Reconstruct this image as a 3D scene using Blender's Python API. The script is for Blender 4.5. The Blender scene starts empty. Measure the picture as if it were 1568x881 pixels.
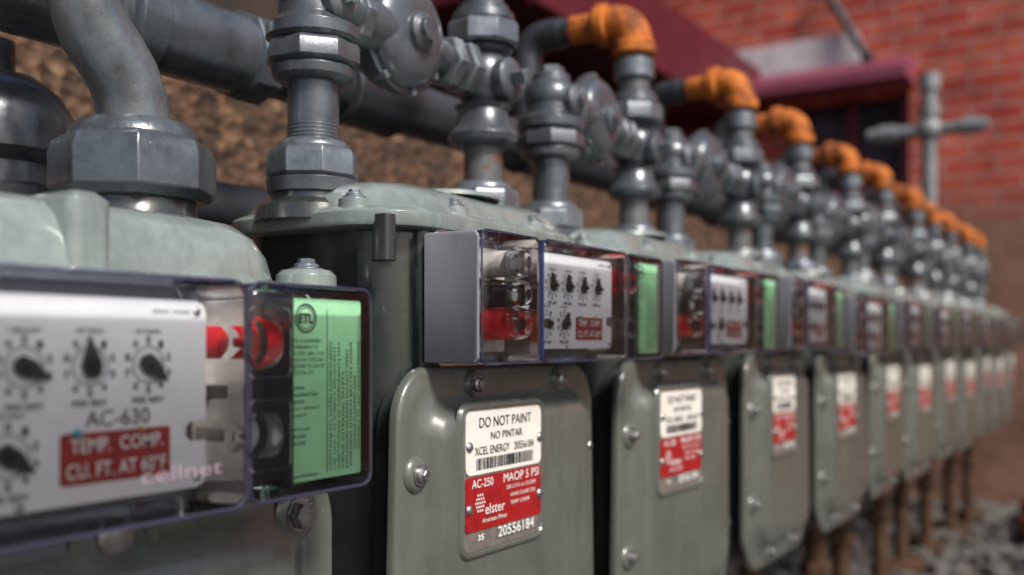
import bpy, bmesh, math, random
from mathutils import Vector, Matrix
random.seed(7)
R=math.radians
TH=math.atan(966/1500.0); C=math.cos(TH); S=math.sin(TH)
def yfromx(X,px):
    r=(px-784)/1500.0
    return (X*S-r*X*C)/(C+r*S)
GZ=-0.72
scene=bpy.context.scene
# ------------------------------------------------------------------ materials
def nm(name):
    m=bpy.data.materials.new(name); m.use_nodes=True
    nt=m.node_tree; b=nt.nodes['Principled BSDF']
    return m,nt,b
def N(nt,t,**k):
    n=nt.nodes.new(t)
    for a,v in k.items(): setattr(n,a,v)
    return n
def noise(nt,scale,detail=4,rough=.6,vec=None):
    n=N(nt,'ShaderNodeTexNoise'); n.inputs['Scale'].default_value=scale
    n.inputs['Detail'].default_value=detail; n.inputs['Roughness'].default_value=rough
    if vec: nt.links.new(vec,n.inputs['Vector'])
    return n.outputs['Fac']
def ramp(nt,fac,stops):
    r=N(nt,'ShaderNodeValToRGB'); nt.links.new(fac,r.inputs[0])
    e=r.color_ramp.elements
    while len(e)<len(stops): e.new(.5)
    for i,(p,c) in enumerate(stops):
        e[i].position=p; e[i].color=(c[0],c[1],c[2],1) if hasattr(c,'__len__') else (c,c,c,1)
    return r.outputs[0]
def mixc(nt,f,a,b):
    m=N(nt,'ShaderNodeMix',data_type='RGBA')
    for s,v in ((m.inputs[0],f),(m.inputs[6],a),(m.inputs[7],b)):
        if isinstance(v,(int,float)): s.default_value=v
        elif isinstance(v,tuple): s.default_value=(v[0],v[1],v[2],1)
        else: nt.links.new(v,s)
    return m.outputs[2]
def bump(nt,b,h,strength,dist):
    n=N(nt,'ShaderNodeBump'); n.inputs['Strength'].default_value=strength; n.inputs['Distance'].default_value=dist
    nt.links.new(h,n.inputs['Height']); nt.links.new(n.outputs[0],b.inputs['Normal'])
def pos(nt): return N(nt,'ShaderNodeNewGeometry').outputs['Position']
def stretched(nt,p,s):
    m=N(nt,'ShaderNodeMapping'); m.inputs['Scale'].default_value=s; nt.links.new(p,m.inputs[0]); return m.outputs[0]
def painted(name,c,rough=.4,metal=0.,rust=0.,sc=22,var=.28,bs=.12,chip=0.,coat=0.,streak=.4):
    m,nt,b=nm(name); p=pos(nt)
    d=tuple(x*(1-var) for x in c); l=tuple(min(1,x*(1+var)) for x in c)
    col=ramp(nt,noise(nt,sc,6,.7,p),[(.3,d),(.5,c),(.72,l)])
    st=noise(nt,1,4,.6,stretched(nt,p,(70,70,9)))
    col=mixc(nt,ramp(nt,st,[(.5,0.),(.75,streak)]),col,tuple(x*.35 for x in c))
    if chip>0:
        f=ramp(nt,noise(nt,110,5,.7,p),[(.74-chip*.1,0.),(.765-chip*.1,1.)])
        col=mixc(nt,f,col,(.5,.52,.52))
    rr=ramp(nt,noise(nt,sc*3,4,.6,p),[(.3,max(0,rough-.10)),(.7,rough+.10)])
    if rust>0:
        f=ramp(nt,noise(nt,26,8,.75,p),[(.68-rust*.3,0.),(.76-rust*.3,1.)])
        rc=ramp(nt,noise(nt,90,5,.7,p),[(.3,(.05,.02,.01)),(.6,(.22,.075,.02)),(.8,(.36,.15,.05))])
        col=mixc(nt,f,col,rc); rr=mixc(nt,f,rr,(.85,.85,.85))
    nt.links.new(col,b.inputs['Base Color']); nt.links.new(rr,b.inputs['Roughness'])
    b.inputs['Metallic'].default_value=metal
    b.inputs['Coat Weight'].default_value=coat; b.inputs['Coat Roughness'].default_value=.12
    bump(nt,b,noise(nt,190,5,.7,p),bs*2.2,.0012)
    return m
def flat(name,c,rough=.5,metal=0.,var=.06,sc=60):
    m,nt,b=nm(name); p=pos(nt)
    nt.links.new(ramp(nt,noise(nt,sc,4,.6,p),[(.3,tuple(x*(1-var) for x in c)),(.7,tuple(min(1,x*(1+var)) for x in c))]),b.inputs['Base Color'])
    b.inputs['Roughness'].default_value=rough; b.inputs['Metallic'].default_value=metal
    return m
M={}
M['body']=painted('meter_paint',(.108,.119,.106),.26,.0,0,10,.18,.05,.28,.9,.3)
M['lid']=painted('meter_lid_paint_skylit',(.25,.295,.285),.26,.1,0,18,.28,.08,.4,.7)  # meter paint with the sky's reflection on the lids lightened into its colour
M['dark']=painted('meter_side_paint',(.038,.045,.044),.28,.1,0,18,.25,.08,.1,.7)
M['pipe']=painted('pipe_paint',(.105,.12,.138),.30,.40,.03,26,.40,.10,.1,.4)
M['pipel']=painted('galvanised_fitting',(.185,.208,.232),.31,.5,.08,30,.42,.12,.1,.3)
M['pipeb']=painted('dark_pipe_paint',(.05,.055,.065),.35,.2,.05,20,.3,.12,.0)
M['piper']=painted('pipe_paint_rusting',(.13,.135,.145),.42,.2,.48,24,.4,.3,.1)
M['bolt']=painted('bolt_steel',(.42,.42,.43),.24,.9,.10,80,.4,.2)
M['grey']=painted('grey_plastic',(.23,.235,.26),.42,0,0,10,.06,.04)
M['inside']=flat('index_interior',(.07,.06,.065),.5)
M['insidel']=flat('module_plastic',(.52,.50,.48),.4,0,.35,90)
M['white']=flat('white_enamel_plate',(.83,.84,.88),.35,0,.04)
M['whitel']=flat('paper_label',(.80,.77,.72),.45,0,.06)
M['black']=flat('black_ink',(.010,.010,.012),.5)
M['ink']=flat('grey_ink',(.05,.055,.065),.5)
M['red']=painted('red_label',(.33,.010,.012),.4,0,0,60,.2,.03,.1)
M['redb']=flat('red_plastic',(.85,.015,.025),.25)
M['green']=flat('green_label',(.40,.80,.47),.5,0,.05)
M['teal']=flat('teal_seal',(.02,.42,.5),.3)
M['yellow']=flat('yellow_seal',(.8,.6,.25),.4)
M['navy']=flat('dark_cap_plastic',(.02,.022,.035),.25)
M['wtxt']=flat('white_ink',(.85,.85,.83),.5)
M['alu']=painted('stamped_aluminium',(.45,.40,.38),.35,.7,0,60,.25,.1)
m,nt,b=nm('rusted_iron'); p=pos(nt)
c=ramp(nt,noise(nt,26,7,.7,p),[(.30,(.035,.016,.012)),(.43,(.20,.052,.012)),(.54,(.54,.145,.014)),(.75,(.68,.24,.035))])
nt.links.new(c,b.inputs['Base Color']); b.inputs['Roughness'].default_value=.75
bump(nt,b,noise(nt,120,4,.6,p),.4,.0015); M['rust']=m
m,nt,b=nm('dark_rust'); p=pos(nt)
c=ramp(nt,noise(nt,30,8,.75,p),[(.30,(.02,.014,.01)),(.55,(.08,.036,.018)),(.75,(.17,.085,.04))])
nt.links.new(c,b.inputs['Base Color']); b.inputs['Roughness'].default_value=.85; M['drust']=m
def clear(name,tint,gl=1.,rough=.04,base=None,mixf=.55):
    m,nt,b=nm(name); nt.nodes.remove(b); out=nt.nodes['Material Output']
    t=N(nt,'ShaderNodeBsdfTransparent'); t.inputs[0].default_value=(*tint,1)
    g=N(nt,'ShaderNodeBsdfGlossy'); g.inputs['Roughness'].default_value=rough; g.inputs['Color'].default_value=(gl,gl,gl,1)
    f=N(nt,'ShaderNodeFresnel'); f.inputs[0].default_value=1.5
    x=N(nt,'ShaderNodeMixShader'); nt.links.new(f.outputs[0],x.inputs[0]); nt.links.new(t.outputs[0],x.inputs[1]); nt.links.new(g.outputs[0],x.inputs[2])
    bp=N(nt,'ShaderNodeBump'); bp.inputs['Strength'].default_value=.3; bp.inputs['Distance'].default_value=.002
    nt.links.new(noise(nt,28,3,.5,pos(nt)),bp.inputs['Height']); nt.links.new(bp.outputs[0],g.inputs['Normal'])
    res=x.outputs[0]
    if base:
        d=N(nt,'ShaderNodeBsdfPrincipled'); d.inputs['Base Color'].default_value=(*base,1); d.inputs['Roughness'].default_value=.1
        y=N(nt,'ShaderNodeMixShader'); y.inputs[0].default_value=mixf
        nt.links.new(res,y.inputs[1]); nt.links.new(d.outputs[0],y.inputs[2]); res=y.outputs[0]
    nt.links.new(res,out.inputs[0]); return m
M['clear']=clear('clear_polycarbonate',(.972,.977,.985),1,.03)
M['edge']=clear('cover_edge_plastic',(.62,.63,.74),1,.04,(.09,.09,.15),.35)
M['seam']=clear('cover_seam_plastic',(.35,.4,.7),1,.05,(.03,.05,.22),.5)
M['lens']=clear('clear_lens',(.88,.92,.95),1,.04)
M['emboss']=clear('embossed_plastic',(.8,.7,.8),1,.2,(.55,.42,.50))
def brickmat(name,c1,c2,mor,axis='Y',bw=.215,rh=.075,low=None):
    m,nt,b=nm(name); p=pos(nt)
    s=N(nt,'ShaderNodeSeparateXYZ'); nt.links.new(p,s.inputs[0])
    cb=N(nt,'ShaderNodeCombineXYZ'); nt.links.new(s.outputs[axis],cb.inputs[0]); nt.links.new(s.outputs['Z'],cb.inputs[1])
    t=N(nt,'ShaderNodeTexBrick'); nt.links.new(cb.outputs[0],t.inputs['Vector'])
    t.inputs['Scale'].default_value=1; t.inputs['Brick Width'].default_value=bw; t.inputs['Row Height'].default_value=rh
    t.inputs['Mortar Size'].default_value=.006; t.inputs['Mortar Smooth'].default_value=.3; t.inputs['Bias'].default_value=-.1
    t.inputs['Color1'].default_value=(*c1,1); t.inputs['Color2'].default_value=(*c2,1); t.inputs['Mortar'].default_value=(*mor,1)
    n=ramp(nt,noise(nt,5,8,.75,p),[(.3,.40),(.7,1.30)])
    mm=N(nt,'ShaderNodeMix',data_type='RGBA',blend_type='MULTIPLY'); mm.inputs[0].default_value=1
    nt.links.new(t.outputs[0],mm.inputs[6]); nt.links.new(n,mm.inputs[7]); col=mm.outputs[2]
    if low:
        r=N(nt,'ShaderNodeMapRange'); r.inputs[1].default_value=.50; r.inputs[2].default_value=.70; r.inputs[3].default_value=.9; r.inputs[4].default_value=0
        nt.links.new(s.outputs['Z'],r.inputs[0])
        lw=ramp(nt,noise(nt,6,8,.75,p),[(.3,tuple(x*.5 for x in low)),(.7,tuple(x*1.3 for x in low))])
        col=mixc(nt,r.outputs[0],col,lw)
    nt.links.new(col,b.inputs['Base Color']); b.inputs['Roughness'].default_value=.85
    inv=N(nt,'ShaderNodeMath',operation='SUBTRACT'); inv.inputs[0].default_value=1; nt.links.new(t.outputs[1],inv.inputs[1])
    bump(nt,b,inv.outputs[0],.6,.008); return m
M['brick']=brickmat('red_brick',(.42,.055,.034),(.58,.13,.08),(.46,.26,.23),low=(.23,.14,.095))
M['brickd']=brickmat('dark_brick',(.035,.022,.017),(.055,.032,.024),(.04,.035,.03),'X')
m,nt,b=nm('brown_aggregate'); p=pos(nt)
v=N(nt,'ShaderNodeTexVoronoi'); v.inputs['Scale'].default_value=60; nt.links.new(p,v.inputs['Vector'])
c=ramp(nt,noise(nt,30,9,.85,p),[(.35,(.015,.010,.008)),(.5,(.11,.055,.030)),(.66,(.30,.18,.11))])
sp=N(nt,'ShaderNodeSeparateColor'); nt.links.new(v.outputs['Color'],sp.inputs[0])
c=mixc(nt,ramp(nt,sp.outputs[0],[(.2,0.),(.9,.75)]),c,(.03,.02,.015))
nt.links.new(c,b.inputs['Base Color']); b.inputs['Roughness'].default_value=.9; bump(nt,b,v.outputs['Distance'],.7,.015); M['agg']=m
M['maroon']=painted('maroon_paint',(.10,.010,.020),.45,0,0,6,.2,.05)
M['maroonl']=painted('pinkish_maroon_paint',(.24,.055,.095),.5,0,0,6,.2,.05)  # paler, pinker maroon than the awning, for the window hood
M['beam']=painted('pale_painted_lintel',(.62,.58,.62),.5,0,0,8,.15,.05)
M['glass']=flat('window_glass',(.035,.035,.055),.1)
M['ventp']=painted('pale_vent_paint',(.25,.27,.29),.5,.2,.05,10,.2,.05)
m,nt,b=nm('dirt_gravel_ground'); p=pos(nt)
c=ramp(nt,noise(nt,35,10,.75,p),[(.3,(.04,.035,.03)),(.5,(.12,.105,.095)),(.72,(.26,.24,.23))])
c=mixc(nt,ramp(nt,noise(nt,1.5,4,.6,p),[(.4,0.),(.6,.5)]),c,(.09,.065,.045))
nt.links.new(c,b.inputs['Base Color']); b.inputs['Roughness'].default_value=.95; bump(nt,b,noise(nt,35,10,.75,p),.9,.02); M['ground']=m
M['rock']=painted('gravel_stone',(.115,.107,.104),.8,0,0,9,.5,.3)
M['clay']=painted('broken_clay_brick',(.30,.05,.045),.8,0,0,9,.3,.3)
# ------------------------------------------------------------------ builder
class B:
    def __init__(s): s.bm=bmesh.new(); s.mats=[]
    def mi(s,m):
        if m not in s.mats: s.mats.append(m)
        return s.mats.index(m)
    def loft(s,loops,m,c0=True,c1=True):
        i=s.mi(m); L=[[s.bm.verts.new(p) for p in lp] for lp in loops]
        n=len(L[0])
        for a,b_ in zip(L,L[1:]):
            for j in range(n):
                f=s.bm.faces.new((a[j],a[(j+1)%n],b_[(j+1)%n],b_[j])); f.material_index=i; f.smooth=True
        for c,l in ((c0,L[0]),(c1,L[-1])):
            if c: f=s.bm.faces.new(l); f.material_index=i; f.smooth=True
    def lathe(s,o,ax,prof,m,segs=28,rot=0.,c0=True,c1=True):
        o=Vector(o); ax=Vector(ax).normalized()
        u=ax.orthogonal().normalized() if abs(ax.z)<.9 else Vector((1,0,0)); w=ax.cross(u)
        s.loft([[o+ax*t+(u*math.cos(rot+2*math.pi*k/segs)+w*math.sin(rot+2*math.pi*k/segs))*max(r,1e-5) for k in range(segs)] for t,r in prof],m,c0,c1)
    def cyl(s,a,b,r,m,segs=28,ch=0.):
        a=Vector(a); d=Vector(b)-a; L=d.length
        pr=[(0,r),(L,r)] if ch==0 else [(0,r-ch),(ch,r),(L-ch,r),(L,r-ch)]
        s.lathe(a,d,pr,m,segs)
    def hexn(s,o,ax,r,h,m,rot=0.):
        s.lathe(o,ax,[(0,r*.9),(h*.12,r),(h*.88,r),(h,r*.9)],m,6,rot)
    def octn(s,o,ax,r,h,m,rot=0.):
        s.lathe(o,ax,[(0,r*.88),(h*.14,r),(h*.72,r),(h*.9,r*.95),(h,r*.84)],m,8,rot)
    def tube(s,pts,r,m,segs=24):
        P=[Vector(p) for p in pts]; u=None; loops=[]
        for i,p in enumerate(P):
            t=(P[min(i+1,len(P)-1)]-P[max(i-1,0)]).normalized()
            if u is None: u=t.orthogonal().normalized()
            u=(u-t*u.dot(t)).normalized(); w=t.cross(u)
            rr=r[i] if hasattr(r,'__len__') else r
            loops.append([p+(u*math.cos(2*math.pi*k/segs)+w*math.sin(2*math.pi*k/segs))*rr for k in range(segs)])
        s.loft(loops,m)
    def box(s,x0,x1,y0,y1,z0,z1,m):
        s.loft([[(x0,y,z0),(x1,y,z0),(x1,y,z1),(x0,y,z1)] for y in (y0,y1)],m)
    def ball(s,c,r,m,sc=(1,1,1),segs=24):
        c=Vector(c); n=12
        s.loft([[c+Vector((r*math.sin(a)*math.cos(2*math.pi*k/segs)*sc[0],r*math.sin(a)*math.sin(2*math.pi*k/segs)*sc[1],r*math.cos(a)*sc[2])) for k in range(segs)] for a in [max(.01,min(math.pi-.01,math.pi*j/n)) for j in range(n+1)]],m)
    def rr(s,cx,cz,w,h,r,stations,m,n=7,taper=0.,plane='xz',c0=True,c1=True,rb=None):
        """stations: (depth, inset); rb = radius of the lower corners"""
        loops=[]
        for d,ins in stations:
            W=w/2-ins; H=h/2-ins; lp=[]
            for (sx,sz,a0) in ((1,1,0),(-1,1,90),(-1,-1,180),(1,-1,270)):
                q0=r if (sz>0 or rb is None) else rb
                q=max(.0005,q0-ins*.6); q=min(q,W*.99,H*.99)
                for k in range(n+1):
                    a=R(a0+90*k/n); x=sx*(W-q)+q*math.cos(a); z=sz*(H-q)+q*math.sin(a)
                    x*=1-taper*(z+h/2)/h
                    lp.append((cx+x,d,cz+z) if plane=='xz' else (cx+x,cz+z,d))
            loops.append(lp)
        s.loft(loops,m,c0,c1)
    def quad(s,x0,x1,z0,z1,y,m):
        i=s.mi(m); f=s.bm.faces.new([s.bm.verts.new(p) for p in ((x0,y,z0),(x1,y,z0),(x1,y,z1),(x0,y,z1))]); f.material_index=i
    def ring(s,cx,cz,y,r0,r1,m,segs=32):
        i=s.mi(m); a=[s.bm.verts.new((cx+r0*math.cos(2*math.pi*k/segs),y,cz+r0*math.sin(2*math.pi*k/segs))) for k in range(segs)]
        b=[s.bm.verts.new((cx+r1*math.cos(2*math.pi*k/segs),y,cz+r1*math.sin(2*math.pi*k/segs))) for k in range(segs)]
        for k in range(segs):
            f=s.bm.faces.new((a[k],a[(k+1)%segs],b[(k+1)%segs],b[k])); f.material_index=i
    def text(s,t,x0,x1,z0,z1,y,m,bold=0.,rot=0.):
        V,F=glyph(t,bold); i=s.mi(m)
        xs=[v[0] for v in V]; zs=[v[1] for v in V]; ax,bx=min(xs),max(xs); az,bz=min(zs),max(zs)
        out=[]
        for a,b_ in V:
            u=(a-ax)/max(1e-6,bx-ax); v=(b_-az)/max(1e-6,bz-az)
            if rot==90: u,v=1-v,u
            out.append(s.bm.verts.new((x0+(x1-x0)*u,y,z0+(z1-z0)*v)))
        for f in F:
            try: q=s.bm.faces.new([out[k] for k in f]); q.material_index=i
            except ValueError: pass
    def done(s,name,parent=None,pivot=(0,0,0),bev=0.,sharp=38,recalc=True):
        if recalc: bmesh.ops.recalc_face_normals(s.bm,faces=s.bm.faces)
        me=bpy.data.meshes.new(name); s.bm.to_mesh(me); s.bm.free()
        for m in s.mats: me.materials.append(M[m])
        me.transform(Matrix.Translation(-Vector(pivot)))
        if sharp: me.set_sharp_from_angle(angle=R(sharp))
        return mkobj(name,me,parent,pivot,bev)
def mkobj(name,me,parent,loc,bev=0.):
    o=bpy.data.objects.new(name,me); scene.collection.objects.link(o)
    if parent: o.parent=parent
    else: o.location=loc
    if bev:
        md=o.modifiers.new('bevel','BEVEL'); md.width=bev; md.segments=2; md.limit_method='ANGLE'; md.angle_limit=R(40); md.harden_normals=True
    return o
_g={}
def glyph(t,bold):
    if (t,bold) in _g: return _g[(t,bold)]
    cu=bpy.data.curves.new('g','FONT'); cu.body=t; cu.offset=bold; cu.resolution_u=4
    o=bpy.data.objects.new('g',cu); scene.collection.objects.link(o)
    bpy.context.view_layer.update()
    me=bpy.data.meshes.new_from_object(o.evaluated_get(bpy.context.evaluated_depsgraph_get()))
    V=[(v.co.x,v.co.y) for v in me.vertices]; F=[tuple(p.vertices) for p in me.polygons]
    bpy.data.objects.remove(o); bpy.data.curves.remove(cu); bpy.data.meshes.remove(me)
    _g[(t,bold)]=(V,F); return V,F
def empty(name,loc):
    e=bpy.data.objects.new(name,None); e.location=loc; e.empty_display_size=.05; scene.collection.objects.link(e); return e
# ------------------------------------------------------------------ index box  (origin: right-bottom-front corner)
BW,BH,BD=.319,.098,.056
def dial(b,x,z,r,y,ang,cap):
    b.ring(x,z,y-.0004,r*.60,r*.64,'ink'); b.ring(x,z,y-.0004,r*.12,r*.30,'ink')
    for k in range(10):
        a=R(90-36*k); X=x+r*.86*math.cos(a); Z=z+r*.86*math.sin(a); h=r*.13
        b.text(str(k),X-h*.7,X+h*.7,Z-h,Z+h,y-.0004,'black',.03)
        c,s_=math.cos(a),math.sin(a)
        i=b.mi('ink'); w=.00022
        f=b.bm.faces.new([b.bm.verts.new((x+c*q*r-s_*e*w,y-.0004,z+s_*q*r+c*e*w)) for q,e in ((.64,-1),(.72,-1),(.72,1),(.64,1))]); f.material_index=i
    b.text('PER REV',x-r*.62,x+r*.62,z-r*1.30,z-r*1.09,y-.0004,'ink',.02)
    b.text(cap,x-r*.5,x+r*.5,z+r*1.06,z+r*1.22,y-.0004,'ink',.02)
    a=R(ang); c,s_=math.cos(a),math.sin(a)
    pl=[(-.42,0),(-.30,.26),(.15,.30),(.88,0),(.15,-.30),(-.30,-.26)]
    lo=[[(x+(c*u-s_*v)*r,yy,z+(s_*u+c*v)*r) for u,v in pl] for yy in (y-.0012,y-.0032)]
    b.loft(lo,'black'); b.cyl((x,y-.0003,z),(x,y-.0065,z),r*.13,'black',12)
def build_box(model):
    parts=[]
    b=B()
    b.rr(-BW/2,BH/2,BW-.001,BH-.001,.006,[(BD,.003),(BD-.003,0),(.045,0),(.045,.006)],'grey')
    def cheek(x,i): return [(x,y,z) for y,z in ((.003,.004+i),(.006,.0005+i),(.052,.0005+i),(.052,BH-.0005-i),(.006,BH-.0005-i),(.003,BH-.004-i))]
    b.loft([cheek(-BW-.0028,.0015),cheek(-BW-.0018,0),cheek(-BW-.0003,0)],'grey')
    b.box(-.300,-.236,.036,.041,.008,BH-.008,'insidel')
    b.box(-.228,-.104,.012,.040,.012,BH-.012,'inside')
    b.box(-.097,-.058,.034,.041,.008,BH-.008,'insidel')
    b.box(-.090,-.064,.026,.034,.046,.052,'inside')
    b.box(-.295,-.240,.028,.036,.0635,.0655,'inside')
    b.box(-.055,-.003,.010,.040,.006,BH-.006,'inside')
    parts.append(('index_housing',b,.0008,38))
    b=B()
    for x,z,mm in ((-.262,.030,'redb'),(-.074,.0715,'redb')):
        b.lathe((x,.040,z),(0,-1,0),[(0,.0125),(.022,.0125),(.024,.0115),(.024,.009),(.020,.008),(.020,.001)],mm,28)
        b.lathe((x,.0195,z),(0,-1,0),[(0,.0045),(.004,.004)],mm,16)
    b.lathe((-.262,.040,.052),(0,-1,0),[(0,.0092),(.026,.0092),(.028,.008)],'navy',24)
    b.lathe((-.262,.0115,.052),(0,-1,0),[(0,.0048),(.002,.0043)],'whitel',24)
    b.lathe((-.262,.040,.077),(0,-1,0),[(0,.0105),(.026,.0105),(.028,.009)],'insidel',24)
    b.lathe((-.074,.040,.030),(0,-1,0),[(0,.0105),(.024,.0105),(.026,.009)],'insidel',24)
    parts.append(('terminal_caps',b,0,38))
    b=B()
    for x,z in ((-.262,.030),(-.262,.052),(-.262,.077),(-.074,.0715),(-.074,.030)):
        b.lathe((x,.012,z),(0,-1,0),[(0,.0125),(.010,.0125),(.0112,.0118),(.0112,.0105),(.002,.0102)],'lens',32,c0=False)
    parts.append(('clear_lenses',b,0,38))
    b=B()
    y=.0085
    x0,x1,z0,z1=-.232,-.100,.0105,.089
    pts=[(x0,z0),(x1-.005,z0),(x1-.0015,z0+.0015),(x1,z0+.005),(x1,.030),(x1-.008,.030),(x1-.0105,.0325),(x1-.0105,.0360),(x1-.008,.0385),(x1,.0385),(x1,z1-.005),(x1-.0015,z1-.0015),(x1-.005,z1),(x0,z1)]
    b.loft([[(p[0],yy,p[1]) for p in pts] for yy in (y,y+.0015)],'white')
    caps=['10 MILLION','1 MILLION','100 THOU','10 THOU']
    angs=[150,-28,95,-42] if model else [100,95,80,85]
    for k,x in enumerate((-.207,-.181,-.155,-.129)):
        dial(b,x,.0625,.0118,y,angs[k],caps[k])
    dial(b,-.216,.031,.0125,y,160,'TWO FEET'); dial(b,-.187,.031,.0125,y,-38 if model else 60,'HALF FOOT')
    if model:
        b.text('AC-630',-.157,-.1285,.0392,.0455,y-.0004,'black',.003)
        b.text('elster meter',-.127,-.108,.0835,.0855,y-.0004,'ink')
    else:
        b.text('AMERICAN',-.127,-.108,.0835,.0855,y-.0004,'ink')
    b.rr(-.143,.0276,.0485,.0195,.0015,[(y-.0002,0),(y-.0006,0)],'red')
    b.text('TEMP.  COMP.',-.1635,-.1225,.0298,.0352,y-.0009,'wtxt',.008)
    b.text('CU. FT. AT 60°F',-.1650,-.1210,.0202,.0262,y-.0009,'wtxt',.008)
    for x,z in ((-.105,.0845),(-.105,.0145),(-.226,.0145),(-.183,.0125)):
        b.lathe((x,y,z),(0,-1,0),[(0,.0018),(.0008,.0017),(.0014,.0008)],'bolt',14)
    b.ball((-.1605,y-.001,.0372),.0017,'teal',segs=12); b.ball((-.1330,y-.001,.0377),.0012,'yellow',segs=12)
    parts.append(('index_plate',b,0,38))
    b=B()
    y=.0068
    b.rr(-.0285,.049,.050,.087,.0015,[(y+.0012,0),(y,0)],'green')
    g=y-.0004; T='ink'
    b.ring(-.0425,.083,g,.0062,.0071,'black',24); b.text('ETL',-.0472,-.0378,.0806,.0854,g,'black',.04); b.ring(-.0425,.083,g,.0050,.0054,'black',24)
    z=.0735
    for t,w in (('ETL CLASSIFIED',.019),('CONFORMS TO',.017),('UL STD 1604 12.12',.021),('STD CSA C22.2 No.',.021),('CERTIFIED TO CSA STD',.0215),('C22.2 No. 213',.014)):
        b.text(t,-.0515,-.0515+w,z-.0020,z-.0003,g,T,.0); z-=.0030
    z-=.004
    for t,w in (('Cellnet',.008),('Residential Gas',.0165),('Module',.008),('Class 1, Division 2,',.018),('Group D',.009),('',0),('Battery pk:',.012),('40-1032',.009),('40-1050',.009)):
        if t: b.text(t,-.0515,-.0515+w,z-.0022,z-.0003,g,'black',.0)
        z-=.0033
    b.text('Type 3R Enclosure',-.0515,-.034,.0072,.0092,g,'black',.01)
    ws=['CONTAINS ETL LISTED COMPONENTS','USE ONLY IN SUBJECT EQUIPMENT','SUBSTITUTION OF COMPONENTS MAY','IMPAIR INTRINSIC SAFETY','EXPLOSION HAZARD DO NOT OPEN','WARNING LITHIUM BATTERY INSIDE','CANADA CLASSIFIED AREA','CONNECT TO UNIT ONLY AS MARKED']
    for k,t in enumerate(ws):
        x=-.0265+k*.0029; L=.0028*len(t)*.75
        b.text(t,x,x+.0017,.009 if k<6 else .018,min(.080,.009+L),g,T,0,90)
    b.quad(-.0283,-.0279,.008,.088,g,'ink')
    parts.append(('green_label',b,0,38))
    b=B()
    st=[(.044,0),(.005,0),(.0022,.0012),(.0006,.0032),(0,.006)]
    for xa,xb,dy in ((-BW,-.2365,0),(-.2345,-.084,-.0015),(-.082,0,0)):
        b.rr((xa+xb)/2,BH/2,xb-xa,BH,.007,[(s_[0]+(dy if s_[0]<.04 else 0),s_[1]) for s_ in st],'clear',c0=False)
    parts.append(('clear_cover',b,0,38))
    b=B()
    def frame(xa,xb,y,r,rc=.006,mt='edge'):
        pts=[]
        for (sx,sz,a0) in ((1,1,0),(-1,1,90),(-1,-1,180),(1,-1,270)):
            for k in range(5):
                a=R(a0+90*k/4); cx=(xb-rc) if sx>0 else (xa+rc); cz=(BH-rc) if sz>0 else rc
                pts.append((cx+rc*math.cos(a),y,cz+rc*math.sin(a)))
        n=len(pts); loops=[]
        for j in range(n+1):
            p=Vector(pts[j%n]); t=(Vector(pts[(j+1)%n])-Vector(pts[(j-1)%n])).normalized(); u=Vector((0,1,0)); w=t.cross(u)
            loops.append([p+(u*math.cos(2*math.pi*k/8)+w*math.sin(2*math.pi*k/8))*r for k in range(8)])
        b.loft(loops,mt,False,False)
    frame(-BW+.0012,-.2375,.0022,.0009); frame(-.2335,-.085,.0008,.0008); frame(-.081,-.0012,.0022,.0009)
    b.rr(-BW/2,BH/2,BW+.004,BH+.004,.007,[(.0405,0),(.0445,0)],'edge',c0=False,c1=False)
    b.rr(-BW/2,BH/2,BW+.004,BH+.004,.007,[(.0405,.0035),(.0405,0)],'edge',c0=False,c1=False)
    b.box(-.2363,-.2347,.0005,.012,.002,BH-.002,'seam')
    b.box(-.0838,-.0822,.0012,.012,.002,BH-.002,'edge')
    b.rr(-.070,.0715,.026,.032,.004,[(.0013,0),(.0013,.0007)],'edge',c0=False,c1=False)
    b.rr(-.070,.030,.026,.032,.004,[(.0013,0),(.0013,.0007)],'edge',c0=False,c1=False)
    b.box(-.0562,-.0549,.002,.020,.004,BH-.004,'edge')
    if model: b.text('cellnet',-.140,-.100,.0165,.0225,-.0020,'emboss',.0)
    parts.append(('cover_edges',b,0,38))
    return parts
def finish_parts(parts,pivot):
    out=[]
    for n,b,bv,sh in parts:
        o=b.done(n,None,pivot,bv,sh); me=o.data; bpy.data.objects.remove(o); out.append((n,me,bv))
    return out
BOX2=finish_parts(build_box(False),(0,0,0)); BOX1=finish_parts(build_box(True),(0,0,0))
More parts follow.
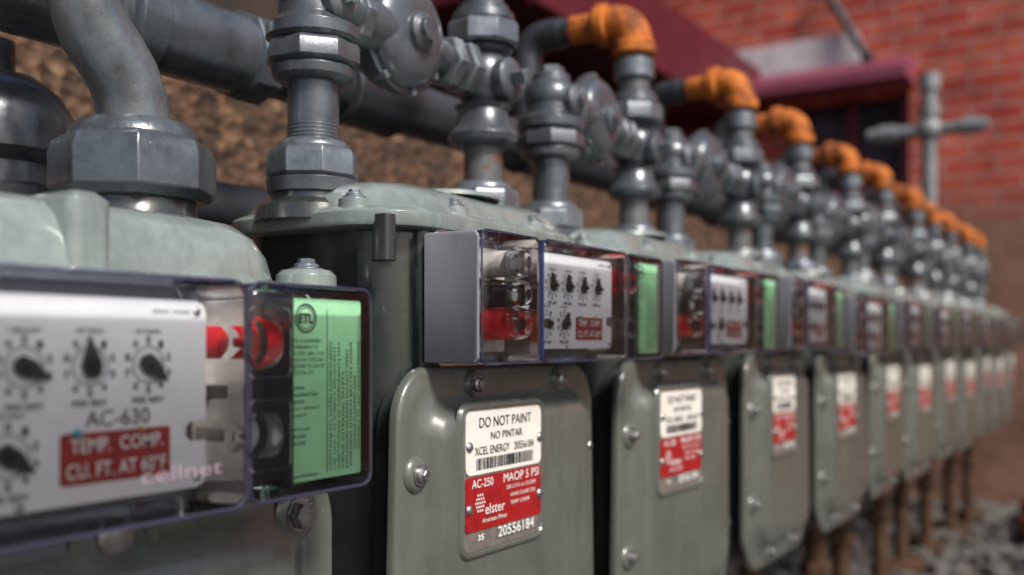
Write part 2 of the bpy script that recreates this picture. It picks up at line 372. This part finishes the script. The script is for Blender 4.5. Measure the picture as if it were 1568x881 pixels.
# ------------------------------------------------------------------ meter (centre x=0, y,z are world)
def bolt(b,x,y,z,r=.007,ax=(0,-1,0),mat='bolt',boss=True,bs=1.):
    a=Vector(ax)
    if boss: b.lathe(Vector((x,y,z))-a*.004,ax,[(0,r*2.4*bs),(.004,r*2.2*bs),(.0066,r*1.9*bs),(.0080,r*1.45)],'body',24)
    p=Vector((x,y,z))+a*(.0040 if boss else 0)
    b.lathe(p,ax,[(0,r*1.25),(.0012,r*1.25),(.0012,r*.9),(.0032,r*.9),(.0045,r*.62)],mat,20)
    b.hexn(p+a*.0035,ax,r*.62,.0032,mat,random.random())
def meter_parts():
    P=[]
    b=B()
    cz=-.169; H=.302; W=.313
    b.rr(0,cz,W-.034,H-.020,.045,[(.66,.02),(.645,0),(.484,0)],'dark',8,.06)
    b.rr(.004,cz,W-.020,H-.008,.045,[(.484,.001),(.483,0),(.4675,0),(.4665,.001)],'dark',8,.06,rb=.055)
    b.rr(.001,cz,W-.012,H-.008,.045,[(.4665,0),(.4605,0)],'black',8,.06,rb=.055)
    b.rr(0,cz,W,H,.040,[(.4605,.0012),(.4595,0),(.4540,0),(.4520,.0015),(.4510,.004),(.4507,.014),(.4503,.020),(.4485,.026),(.4440,.0315),(.4385,.036),(.4355,.040),(.4343,.046),(.4340,.06),(.4340,.09)],'body',9,.06,rb=.058)
    for x in (-.10,.09):
        b.lathe((x,.4515,-.045),(0,0,-1),[(0,.004),(.008,.009),(.03,.010),(.06,.006),(.075,.001)],'body',20)
    b.rr(0,.555,.268,.185,.05,[(-.06,0),(.085,0),(.09,-.004)],'dark',8,0,'xy')
    for x in (-.10,.10): b.cyl((x,.468,-.03),(x,.468,.095),.009,'dark',16)
    P.append(('meter_body',b,.0008,40))
    b=B()
    b.rr(0,.553,.312,.206,.06,[(.086,.004),(.0875,.001),(.090,0),(.098,0),(.101,.003),(.104,.011),(.114,.017),(.121,.026),(.126,.040),(.128,.07)],'lid',9,0,'xy')
    b.lathe((0,.52,.125),(0,0,1),[(0,.05),(.004,.048),(.0055,.04),(.006,.001)],'lid',32)
    for x,y in ((-.140,.50),(.140,.50),(-.06,.466),(.06,.466),(-.06,.640),(.06,.640)):
        b.lathe((x,y,.090),(0,0,1),[(0,.013),(.018,.012),(.019,.010)],'lid',20); bolt(b,x,y,.109,.0075,(0,0,1),'pipel',False)
    b.rr(-.139,.472,.012,.016,.003,[(.060,.001),(.061,0),(.095,0)],'dark',3,0,'xy')
    for x in (-.123,.123):
        b.lathe((x,.56,.095),(0,0,1),[(0,.046),(.012,.043),(.018,.033),(.034,.031)],'dark',32)
    P.append(('meter_lid',b,.0008,40))
    b=B()
    for x,z in ((-.128,-.0975),(-.130,-.225),(.124,-.0975),(.128,-.225),(-.06,-.300),(.06,-.300)):
        bolt(b,x,.4505,z,.0066)
    for x in (-.056,.078): bolt(b,x,.4505,-.0335,.0066,bs=.85)
    P.append(('cover_bolts',b,0,40))
    b=B()
    x0,x1,z0,z1=-.0945,.0215,-.1625,-.0505; cx=(x0+x1)/2; czp=(z0+z1)/2; y=.4340
    b.rr(cx,czp,.122,.118,.012,[(y+.001,-.002),(y-.0022,0),(y-.0028,.001),(y-.0026,.003),(y-.0010,.0042)],'body',6)
    b.rr(cx,czp,.1135,.1095,.008,[(y-.0010,0),(y-.0016,.0004)],'alu',6)
    yl=y-.0021
    b.rr(cx,-.0775,.110,.049,.006,[(yl,0),(yl-.0004,.0001)],'whitel',6)
    b.rr(cx,-.1245,.110,.042,.003,[(yl,0),(yl-.0004,.0001)],'red',4)
    t=yl-.0009
    b.text('DO NOT PAINT',-.074,.002,-.0660,-.0580,t,'black',.0)
    b.text('NO PINTAR',-.058,-.012,-.0760,-.0700,t,'black',.0)
    b.text('XCEL ENERGY   20556184',-.080,.0060,-.0870,-.0806,t,'black',.0)
    x=-.078; rnd=random.Random(3)
    while x<.004:
        w=rnd.choice((.0007,.0007,.0014,.002)); b.quad(x,x+w,-.0985,-.0895,t,'black'); x+=w+rnd.choice((.0007,.0009,.0014))
    b.text('AC-250',-.084,-.055,-.1120,-.1055,t,'wtxt',.0)
    b.text('MAOP 5 PSI',-.040,.014,-.1120,-.1050,t,'wtxt',.0)
    b.text('250 C.F.H. at 1/2 DIFF.',-.036,.010,-.1180,-.1150,t,'wtxt')
    b.text('ANSI CLASS 250',-.030,.008,-.1245,-.1215,t,'wtxt')
    b.text('TEMP. COMP.',-.030,.000,-.1310,-.1280,t,'wtxt')
    b.text('elster',-.066,-.038,-.1340,-.1260,t,'wtxt',.0)
    b.text('American Meter',-.070,-.035,-.1400,-.1365,t,'wtxt')
    for a in range(5):
        for c in range(5-abs(a-2)):
            X=-.079+.0030*c+.0015*abs(a-2); Z=-.1180-.0030*a
            b.lathe((X,t+.0001,Z),(0,-1,0),[(0,.0011),(.0001,.0011)],'wtxt',4,0)
    b.text('20556184',-.048,.006,-.1550,-.1465,t,'black',.02)
    b.text('20556184',-.0484,.0056,-.1546,-.1461,t-.0003,'wtxt',.012)
    b.text('35',-.076,-.068,-.1530,-.1485,t,'wtxt',.02)
    for X,Z in ((-.087,-.080),(.0160,-.080),(-.087,-.128),(.0160,-.128)):
        b.lathe((X,yl,Z),(0,-1,0),[(0,.0044),(.001,.0042),(.0024,.0028),(.0028,.001)],'bolt',18)
    P.append(('nameplate',b,0,40))
    return P
PIV=Vector((0,.55,-.15))
METER=finish_parts(meter_parts(),PIV)
# ------------------------------------------------------------------ piping of one meter (centre x = 0)
def arc(c,a0,a1,r,u,v,n=8):
    c=Vector(c);u=Vector(u);v=Vector(v)
    return [c+u*r*math.cos(R(a0+(a1-a0)*k/n))+v*r*math.sin(R(a0+(a1-a0)*k/n)) for k in range(n+1)]
def pipe_parts():
    yp=.56; P=[]
    b=B(); xl=-.122; xr=.119
    pr=.0205
    for x in (xl,xr):
        b.octn((x,yp,.129),(0,0,1),.037,.026,'pipel',.3+x)
        b.lathe((x,yp,.118),(0,0,1),[(0,.036),(.011,.037),(.011,.03)],'pipe',32)
        b.lathe((x,yp,.154),(0,0,1),[(0,.030),(.004,.029),(.007,.025),(.007,pr)],'pipel',32)
    b.cyl((xl,yp,.155),(xl,yp,.225),pr,'pipe')
    for k in range(4): b.lathe((xl,yp,.163+k*.003),(0,0,1),[(0,pr),(.0008,pr+.0007),(.0016,pr)],'pipel',24)
    b.lathe((xl,yp,.208),(0,0,1),[(0,pr),(0,.027),(.003,.032),(.010,.033),(.013,.030)],'pipe',32)
    b.octn((xl,yp,.220),(0,0,1),.038,.020,'pipe',.5)
    b.lathe((xl,yp,.239),(0,0,1),[(0,.034),(.003,.0375),(.012,.0375),(.015,.033),(.020,.028),(.030,.0275),(.040,.026)],'pipe',32)
    b.ball((xl,yp,.277),.0300,'pipe',(1,1,.85))
    b.lathe((xl,yp,.292),(0,0,1),[(0,.022),(.010,.021),(.013,.016)],'pipe',24)
    b.hexn((xl,yp,.300),(0,0,1),.015,.012,'pipel')
    b.lathe((xl,yp-.024,.272),(0,-1,0),[(0,.017),(.008,.017),(.011,.013),(.012,.008),(.020,.0075)],'pipel',20)
    b.cyl((xl,yp,.275),(xl+.09,yp,.272),.023,'pipe'); b.lathe((xl+.034,yp,.274),(1,0,0),[(0,.026),(.002,.029),(.012,.029),(.014,.026)],'pipel',8)
    # cast regulator body: cup, bolted rim, shallow domed cover with a small hub
    X0=xl+.108; Z0=.275
    b.lathe((X0,yp+.028,Z0),(0,-1,0),[(0,.030),(.004,.042),(.012,.047),(.024,.048),(.0245,.0530),(.034,.0530),(.0345,.048),(.041,.0465),(.046,.042),(.050,.033),(.052,.021),(.052,.017),(.057,.016),(.060,.011),(.065,.010)],'pipe',44)
    for k in range(8):
        a=2*math.pi*k/8+.2; X=X0+.0503*math.cos(a); Z=Z0+.0503*math.sin(a)
        b.hexn((X,yp+.006,Z),(0,-1,0),.0044,.016,'pipel')
    b.cyl((xl+.15,yp,.272),(xr,yp,.268),.0165,'pipe')
    for X,rr_ in ((xl+.170,.025),(xr-.046,.026)):
        b.hexn((X,yp,.2685),(1,0,0),rr_,.016,'pipel',.4)
    b.cyl((xr,yp,.155),(xr,yp,.205),pr-.001,'piper')
    b.lathe((xr,yp,.197),(0,0,1),[(0,pr),(0,.027),(.004,.034),(.010,.036),(.014,.034),(.020,.028),(.036,.025),(.040,.030)],'pipe',32)
    b.ball((xr,yp,.266),.031,'pipe',(1,1,1.05))
    b.cyl((xr,yp,.268),(xr+.046,yp,.268),.019,'pipe'); b.lathe((xr+.034,yp,.268),(1,0,0),[(0,.023),(.010,.023),(.016,.018),(.016,.012),(.026,.010)],'pipel',24)
    b.lathe((xr,yp-.022,.262),(0,-1,0),[(0,.021),(.012,.021),(.015,.017),(.016,.010)],'pipe',24)
    b.lathe((xr,yp-.038,.262),(0,-1,0),[(0,.009),(.014,.009),(.015,.007)],'pipel',4,.5)
    b.lathe((xr,yp,.290),(0,0,1),[(0,.026),(.004,.031),(.004,.034)],'pipe',32)
    b.octn((xr,yp,.296),(0,0,1),.038,.026,'pipel',.2)
    b.lathe((xr,yp,.322),(0,0,1),[(0,.032),(.008,.031),(.012,.026),(.016,.026),(.016,pr)],'pipe',32)
    b.cyl((xr,yp,.33),(xr,yp,.405),pr,'piper')
    b.lathe((xr,yp,.354),(0,0,1),[(0,.024),(.002,.0265),(.024,.0265),(.026,.024)],'pipel',28)
    zt=.434; bend=.03
    path=[(xr,.665,zt)]+[tuple(v) for v in arc((xr,.72-bend,zt-bend),90,0,bend,(0,1,0),(0,0,1))]+[(xr,.72,.36)]
    b.tube(path,.021,'pipeb'); b.cyl((xr,.63,zt),(xr,.67,zt),.0175,'pipeb'); b.cyl((xr,.72,.37),(xr,.72,.28),.0185,'pipeb')
    P.append(('meter_piping',b,.0012,40))
    b=B()
    path=[(xr,yp,.392)]+[tuple(v) for v in arc((xr,yp+bend,zt-bend),180,90,bend,(0,1,0),(0,0,1))]+[(xr,yp+.05,zt)]
    b.tube(path,.0240,'rust')
    b.lathe((xr,yp,.386),(0,0,1),[(0,.026),(.002,.029),(.015,.029),(.018,.026)],'rust',28)
    b.lathe((xr,yp+.034,zt),(0,1,0),[(0,.026),(.002,.029),(.015,.029),(.018,.026)],'rust',28)
    b.cyl((xr,yp+.045,zt),(xr,yp+.090,zt),.0190,'rust')
    P.append(('supply_elbow',b,.001,40))
    return P
PP=finish_parts(pipe_parts(),Vector((0,.56,.27)))
def inst(parts,parent,off=Vector((0,0,0))):
    for n,me,bv in parts:
        o=mkobj(n,me,parent,(0,0,0),bv); o.location=off
rnd=random.Random(11)
for n in range(11):
    cx=.697+.363*n
    e=empty('gas_meter',Vector((cx,0,0))+PIV)
    inst(METER,e)
    off=Vector((.205,.40,-.0155))-PIV
    if n: off+=Vector((rnd.uniform(-.006,.006),rnd.uniform(-.004,.004),rnd.uniform(-.005,.005)))
    inst(BOX2,e,off)
    if n:
        e.location.z+=rnd.uniform(-.006,.006); e.rotation_euler=(rnd.uniform(-.012,.012),rnd.uniform(-.012,.012),rnd.uniform(-.03,.03))
    e2=empty('gas_service_pipe',(cx,.56,.27)); inst(PP,e2)
    if n: e2.rotation_euler=(rnd.uniform(-.01,.01),rnd.uniform(-.01,.01),rnd.uniform(-.10,.10)); e2.location.z+=rnd.uniform(-.008,.008)
def support():
    b=B()
    b.cyl((0,.60,GZ),(0,.60,-.30),.022,'drust'); b.lathe((0,.60,-.34),(0,0,1),[(0,.03),(.02,.045),(.025,.045)],'drust',20)
    b.hexn((0,.60,-.50),(0,0,1),.034,.03,'drust'); b.box(-.06,.06,.56,.64,GZ,GZ+.05,'drust')
    return b.done('meter_support_stand',None,(0,.6,GZ))
s0=support(); s0.location.x=.697
for n in range(1,11):
    o=bpy.data.objects.new('meter_support_stand',s0.data); scene.collection.objects.link(o); o.location=(.697+.363*n+rnd.uniform(-.03,.03),.62+rnd.uniform(-.03,.03),GZ); o.rotation_euler.z=rnd.uniform(-1,1)
# ------------------------------------------------------------------ big meter (foreground): a size larger, its index in line with the others
K=.40/.328
e=empty('large_gas_meter',(.2*K,.5*K,-.1*K)); e.scale=(K,K,K); pv=Vector((.2,.5,-.1))
def fin(b,name,bev=0.):
    o=b.done(name,e,pv,bev); return o
b=B()
b.rr(.195,-.28,.44,.44,.05,[(.62,.01),(.60,0),(.405,0)],'dark',8)
b.rr(.185,-.275,.452,.43,.04,[(.405,0),(.398,0)],'body',8)
b.rr(.185,-.275,.440,.42,.04,[(.398,0),(.396,0)],'black',8)
b.rr(.185,-.275,.452,.43,.04,[(.396,.001),(.395,0),(.386,0),(.384,.002),(.3835,.02),(.381,.03),(.374,.04),(.371,.05),(.3705,.08)],'body',8)
b.rr(.19,.50,.40,.22,.04,[(-.08,0),(.02,0),(.03,-.006)],'dark',8,0,'xy')
fin(b,'meter_body',.001)
b=B()
b.rr(.175,.475,.46,.19,.05,[(.020,.003),(.022,0),(.028,0),(.031,.003),(.034,.010),(.046,.013),(.056,.019),(.063,.028),(.067,.045),(.069,.07)],'lid',9,0,'xy')
b.lathe((-.05,.412,.040),(1,0,0),[(0,.012),(.02,.018),(.40,.018),(.42,.014),(.428,.006)],'lid',24)
b.rr(.262,.425,.022,.075,.006,[(.03,0),(.063,0),(.067,.005)],'lid',5,0,'xy')
for x,y in ((.405,.40),(.402,.50)): b.lathe((x,y,.018),(0,0,1),[(0,.018),(.02,.017),(.023,.014)],'lid',20); bolt(b,x,y,.041,.008,(0,0,1),'pipel',False)
b.lathe((.365,.5,.05),(0,0,1),[(0,.05),(.012,.046),(.024,.036),(.034,.035)],'dark',32)
fin(b,'meter_lid',.0008)
b=B()
for x,z in ((.378,-.0915),(.385,-.25),(.02,-.1)):
    b.lathe((x,.3845,z),(0,-1,0),[(0,.016),(.004,.015),(.006,.012)],'body',24); b.lathe((x,.379,z),(0,-1,0),[(0,.0095),(.0015,.0095)],'bolt',20); b.hexn((x,.3775,z),(0,-1,0),.0078,.0065,'bolt',.3)
b.lathe((.268,.3835,-.092),(0,-1,0),[(0,.024),(.003,.0225),(.0035,.018),(.001,.016),(.001,.001)],'body',32)
b.lathe((.268,.383,-.085),(0,-1,0),[(0,.010),(.004,.009),(.006,.006)],'bolt',20)
fin(b,'cover_bolts')
inst(BOX1,e,Vector((.381,.328,-.0714))-pv)
b=B()
b.octn((.365,.5,.083),(0,0,1),.047,.036,'pipe',.2)
b.lathe((.365,.5,.117),(0,0,1),[(0,.037),(.006,.036),(.011,.031),(.012,.022)],'pipe',32)
b.tube([(.365,.5,.11),(.365,.5,.128),(.363,.5,.143),(.357,.5,.156),(.349,.5,.166),(.340,.5,.176),(.334,.5,.190),(.332,.5,.205),(.332,.5,.26),(.332,.5,.36)],.0205,'pipel',28)
fin(b,'meter_piping',.0012)
b=B(); xr=.45; yr=.80
b.cyl((xr,yr,-.05),(xr,yr,.15),.050,'pipe'); b.lathe((xr,yr,.09),(0,0,1),[(0,.058),(.003,.062),(.035,.062),(.038,.058)],'pipeb',8)
b.lathe((xr,yr,.145),(0,0,1),[(0,.050),(.010,.062),(.038,.064),(.060,.052),(.074,.034),(.079,.015)],'pipe',32)
b.cyl((xr,yr,.18),(xr,1.0,.18),.035,'pipeb'); b.cyl((xr,yr,.18),(.30,yr,.18),.035,'pipe'); b.cyl((xr,yr,.2),(xr,yr,.25),.016,'pipel')
b.done('inlet_regulator',None,(xr,yr,GZ))
# ------------------------------------------------------------------ header
b=B()
b.cyl((.2,.72,.272),(4.77,.72,.272),.031,'pipeb')
b.cyl((.2,.72,.272),(.66,.72,.272),.037,'pipe')
b.lathe((.50,.72,.272),(1,0,0),[(0,.040),(.003,.046),(.03,.046),(.033,.040)],'pipe',32)
b.lathe((.635,.72,.272),(1,0,0),[(0,.038),(.003,.043),(.03,.043),(.033,.038)],'pipe',8)
for n in range(11):
    x=.697+.363*n+.119; b.lathe((x-.045,.72,.272),(1,0,0),[(0,.037),(.003,.040),(.014,.038),(.076,.038),(.087,.040),(.09,.037)],'pipeb',28)
b.cyl((.55,.80,.14),(4.77,.80,.14),.026,'pipeb')
b.done('gas_header_pipe',None,(.2,.72,.272),.001)
b=B(); X=3.95; Yv=.675; q=.80
b.cyl((X,.72,.272),(X,Yv,.30),.03,'ventp'); b.cyl((X,Yv,.27),(X,Yv,.95),.026,'ventp'); b.cyl((X,Yv,.95),(X,Yv,1.01),.038,'ventp')
b.ball((X,Yv,q),.048,'ventp'); b.cyl((X,Yv-.20,q),(X,Yv+.22,q),.025,'ventp')
b.lathe((X,Yv-.17,q),(0,1,0),[(0,.034),(.06,.034)],'ventp',8); b.lathe((X,Yv+.12,q),(0,1,0),[(0,.034),(.06,.034)],'ventp',8)
b.cyl((X,Yv,.85),(X,Yv,.90),.037,'ventp')
b.done('vent_pipe',None,(X,Yv,.27))
# ------------------------------------------------------------------ setting
b=B(); b.bm.faces.new([b.bm.verts.new(p) for p in ((-60,-60,GZ),(60,-60,GZ),(60,60,GZ),(-60,60,GZ))]).material_index=b.mi('ground')
b.done('ground',None,(0,0,GZ),0,0)
XW=4.78
e=empty('brick_building',(XW,2.2,GZ)); pv=Vector((XW,2.2,GZ))
def wz(px,py):
    Y=yfromx(XW,px); return Y,(525-py)*(XW*C+Y*S)/1500
b=B(); Y1,_=wz(1392,0); Y0,_=wz(1215,0); zt=wz(1300,150)[1]; zb=wz(1300,300)[1]
def panel(y0,y1,z0,z1,m='brick'): b.box(XW,XW+.25,y0,y1,z0,z1,m)
panel(-4,Y1,GZ,3.6); panel(Y0,2.2,GZ,3.6); panel(Y1,Y0,GZ,zb); panel(Y1,Y0,zt,3.6)
b.done('end_wall',e,pv)
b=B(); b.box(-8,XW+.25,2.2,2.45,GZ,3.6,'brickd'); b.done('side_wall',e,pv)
b=B(); b.box(XW+.12,XW+.14,Y1,Y0,zb,zt,'glass'); b.box(XW+.05,XW+.118,Y1+.002,Y1+.05,zb,zt,'maroon'); b.box(XW+.05,XW+.118,Y0-.05,Y0-.002,zb,zt,'maroon'); b.box(XW+.05,XW+.118,Y1+.052,Y0-.052,zb,zb+.04,'maroon')
b.box(XW+.05,XW+.117,(Y0+Y1)/2-.02,(Y0+Y1)/2+.02,zb+.042,zt,'maroon')
b.box(XW-.05,XW+.04,Y1-.05,Y0+.05,zb-.06,zb-.002,'beam')
b.done('window',e,pv)
b=B(); ya,_=wz(1135,0); yb,_=wz(1318,0); z0=wz(1225,115)[1]; z1=wz(1225,68)[1]; b.box(XW-.06,XW-.003,yb,ya,z0,z1,'beam'); b.done('lintel',e,pv,0)
b=B(); ya,_=wz(1140,0); yb,_=wz(1402,0); z1=wz(1290,108)[1]; z0=wz(1290,145)[1]; b.loft([[(XW-.003,y,z1),(XW-.003,y,z0),(XW-.20,y,z0),(XW-.20,y,z0+.05),(XW-.10,y,z1)] for y in (yb,ya)],'maroonl')
b.done('window_hood',e,pv)
b=B(); b.box(2.6,XW-.004,1.62,2.195,1.12,1.30,'maroon'); b.box(2.6,XW-.004,1.58,1.617,1.06,1.34,'maroon')
for x in (2.9,3.6,4.3): b.cyl((x,2.19,1.8),(x,1.68,1.30),.02,'maroon',10)
b.done('awning',e,pv)
b=B(); b.box(-8,XW-.004,1.75,2.19,2.4,2.6,'maroon'); b.done('eave',e,pv)
b=B(); Ya,za=wz(1262,-20); Yb,zb2=wz(1335,95); b.cyl((XW-.05,Ya,za),(XW-.12,Yb,zb2),.02,'pipeb',12); b.cyl((XW-.12,Yb,zb2),(XW-.002,Yb,zb2-.02),.03,'pipeb',12)
b.done('stay_rod',e,pv)
b=B(); b.box(-3,XW-.004,1.15,1.45,GZ,.36,'agg')
for i in range(34):
    x=-2.9+i*.23; b.rr(x+.11,1.30,.222,.30,.01,[(.361,0),(.415+.01*rnd.random(),0),(.425+.01*rnd.random(),.006)],'agg',3,0,'xy')
b.done('low_stone_wall',None,(0,1.3,GZ))
b=B(); rnd=random.Random(5)
def rock(b,x,y,r,m):
    v=bmesh.ops.create_icosphere(b.bm,subdivisions=1,radius=r,matrix=Matrix.Translation((x,y,GZ+r*.35))@Matrix.Rotation(rnd.random()*6,4,'Z')@Matrix.Diagonal((1,rnd.uniform(.6,1),rnd.uniform(.45,.8),1)))['verts']
    for q in v: q.co+=Vector((rnd.uniform(-1,1),rnd.uniform(-1,1),rnd.uniform(-1,1)))*r*.18
    i=b.mi(m)
    for f in {f for q in v for f in q.link_faces}: f.material_index=i
for i in range(3600):
    x=rnd.uniform(1.2,4.75); y=rnd.uniform(-1.2,1.12); rock(b,x,y,rnd.choice((.015,.02,.028,.04)),'rock')
b.done('gravel',None,(3,0,GZ),0,0)
def brickpiece(x,y,rz,zt):
    b=B(); b.rr(0,.0,.20,.095,.006,[(0,.003),(.003,0),(.06,0),(.063,.003)],'clay',3,0,'xy'); o=b.done('loose_brick',None,(0,0,0)); o.location=(x,y,GZ+zt); o.rotation_euler=(.1,.05,rz)
for a in ((3.9,.30,.4,.03),(4.1,.22,1.3,.04),(4.0,.26,.9,.10),(4.3,.35,.2,.03),(3.5,.18,2.,.03)): brickpiece(*a)
# ------------------------------------------------------------------ camera, light
cd=bpy.data.cameras.new('camera'); cam=bpy.data.objects.new('camera',cd); scene.collection.objects.link(cam); scene.camera=cam
cam.location=(0,0,0)
d=Vector((C,S,0)); cam.rotation_euler=d.to_track_quat('-Z','Y').to_euler()
cd.sensor_width=36; cd.lens=36*1500/1568.; cd.shift_y=(525-440.5)/1568; cd.clip_start=.02; cd.clip_end=300
cd.dof.use_dof=True; cd.dof.focus_distance=.685; cd.dof.aperture_fstop=36*1500/1568./1000/.0098
w=bpy.data.worlds.new('World'); scene.world=w; w.use_nodes=True; nt=w.node_tree
sky=nt.nodes.new('ShaderNodeTexSky'); sky.sky_type='NISHITA'; sky.sun_disc=False
sv=Vector((-.30,-.88,.95)).normalized()
sky.sun_elevation=math.asin(sv.z); sky.sun_rotation=math.atan2(sv.x,sv.y)
sky.dust_density=3; sky.ozone_density=.6
bg=nt.nodes['Background']; nt.links.new(sky.outputs[0],bg.inputs[0]); bg.inputs[1].default_value=.12
sd=bpy.data.lights.new('sun','SUN'); sd.energy=3.8; sd.angle=R(13); sd.color=(1,.95,.87)
so=bpy.data.objects.new('sun',sd); so.rotation_euler=(-sv).to_track_quat('-Z','Y').to_euler(); so.location=(0,0,5); scene.collection.objects.link(so)
scene.view_settings.view_transform='Standard'; scene.view_settings.look='None'; scene.view_settings.exposure=0
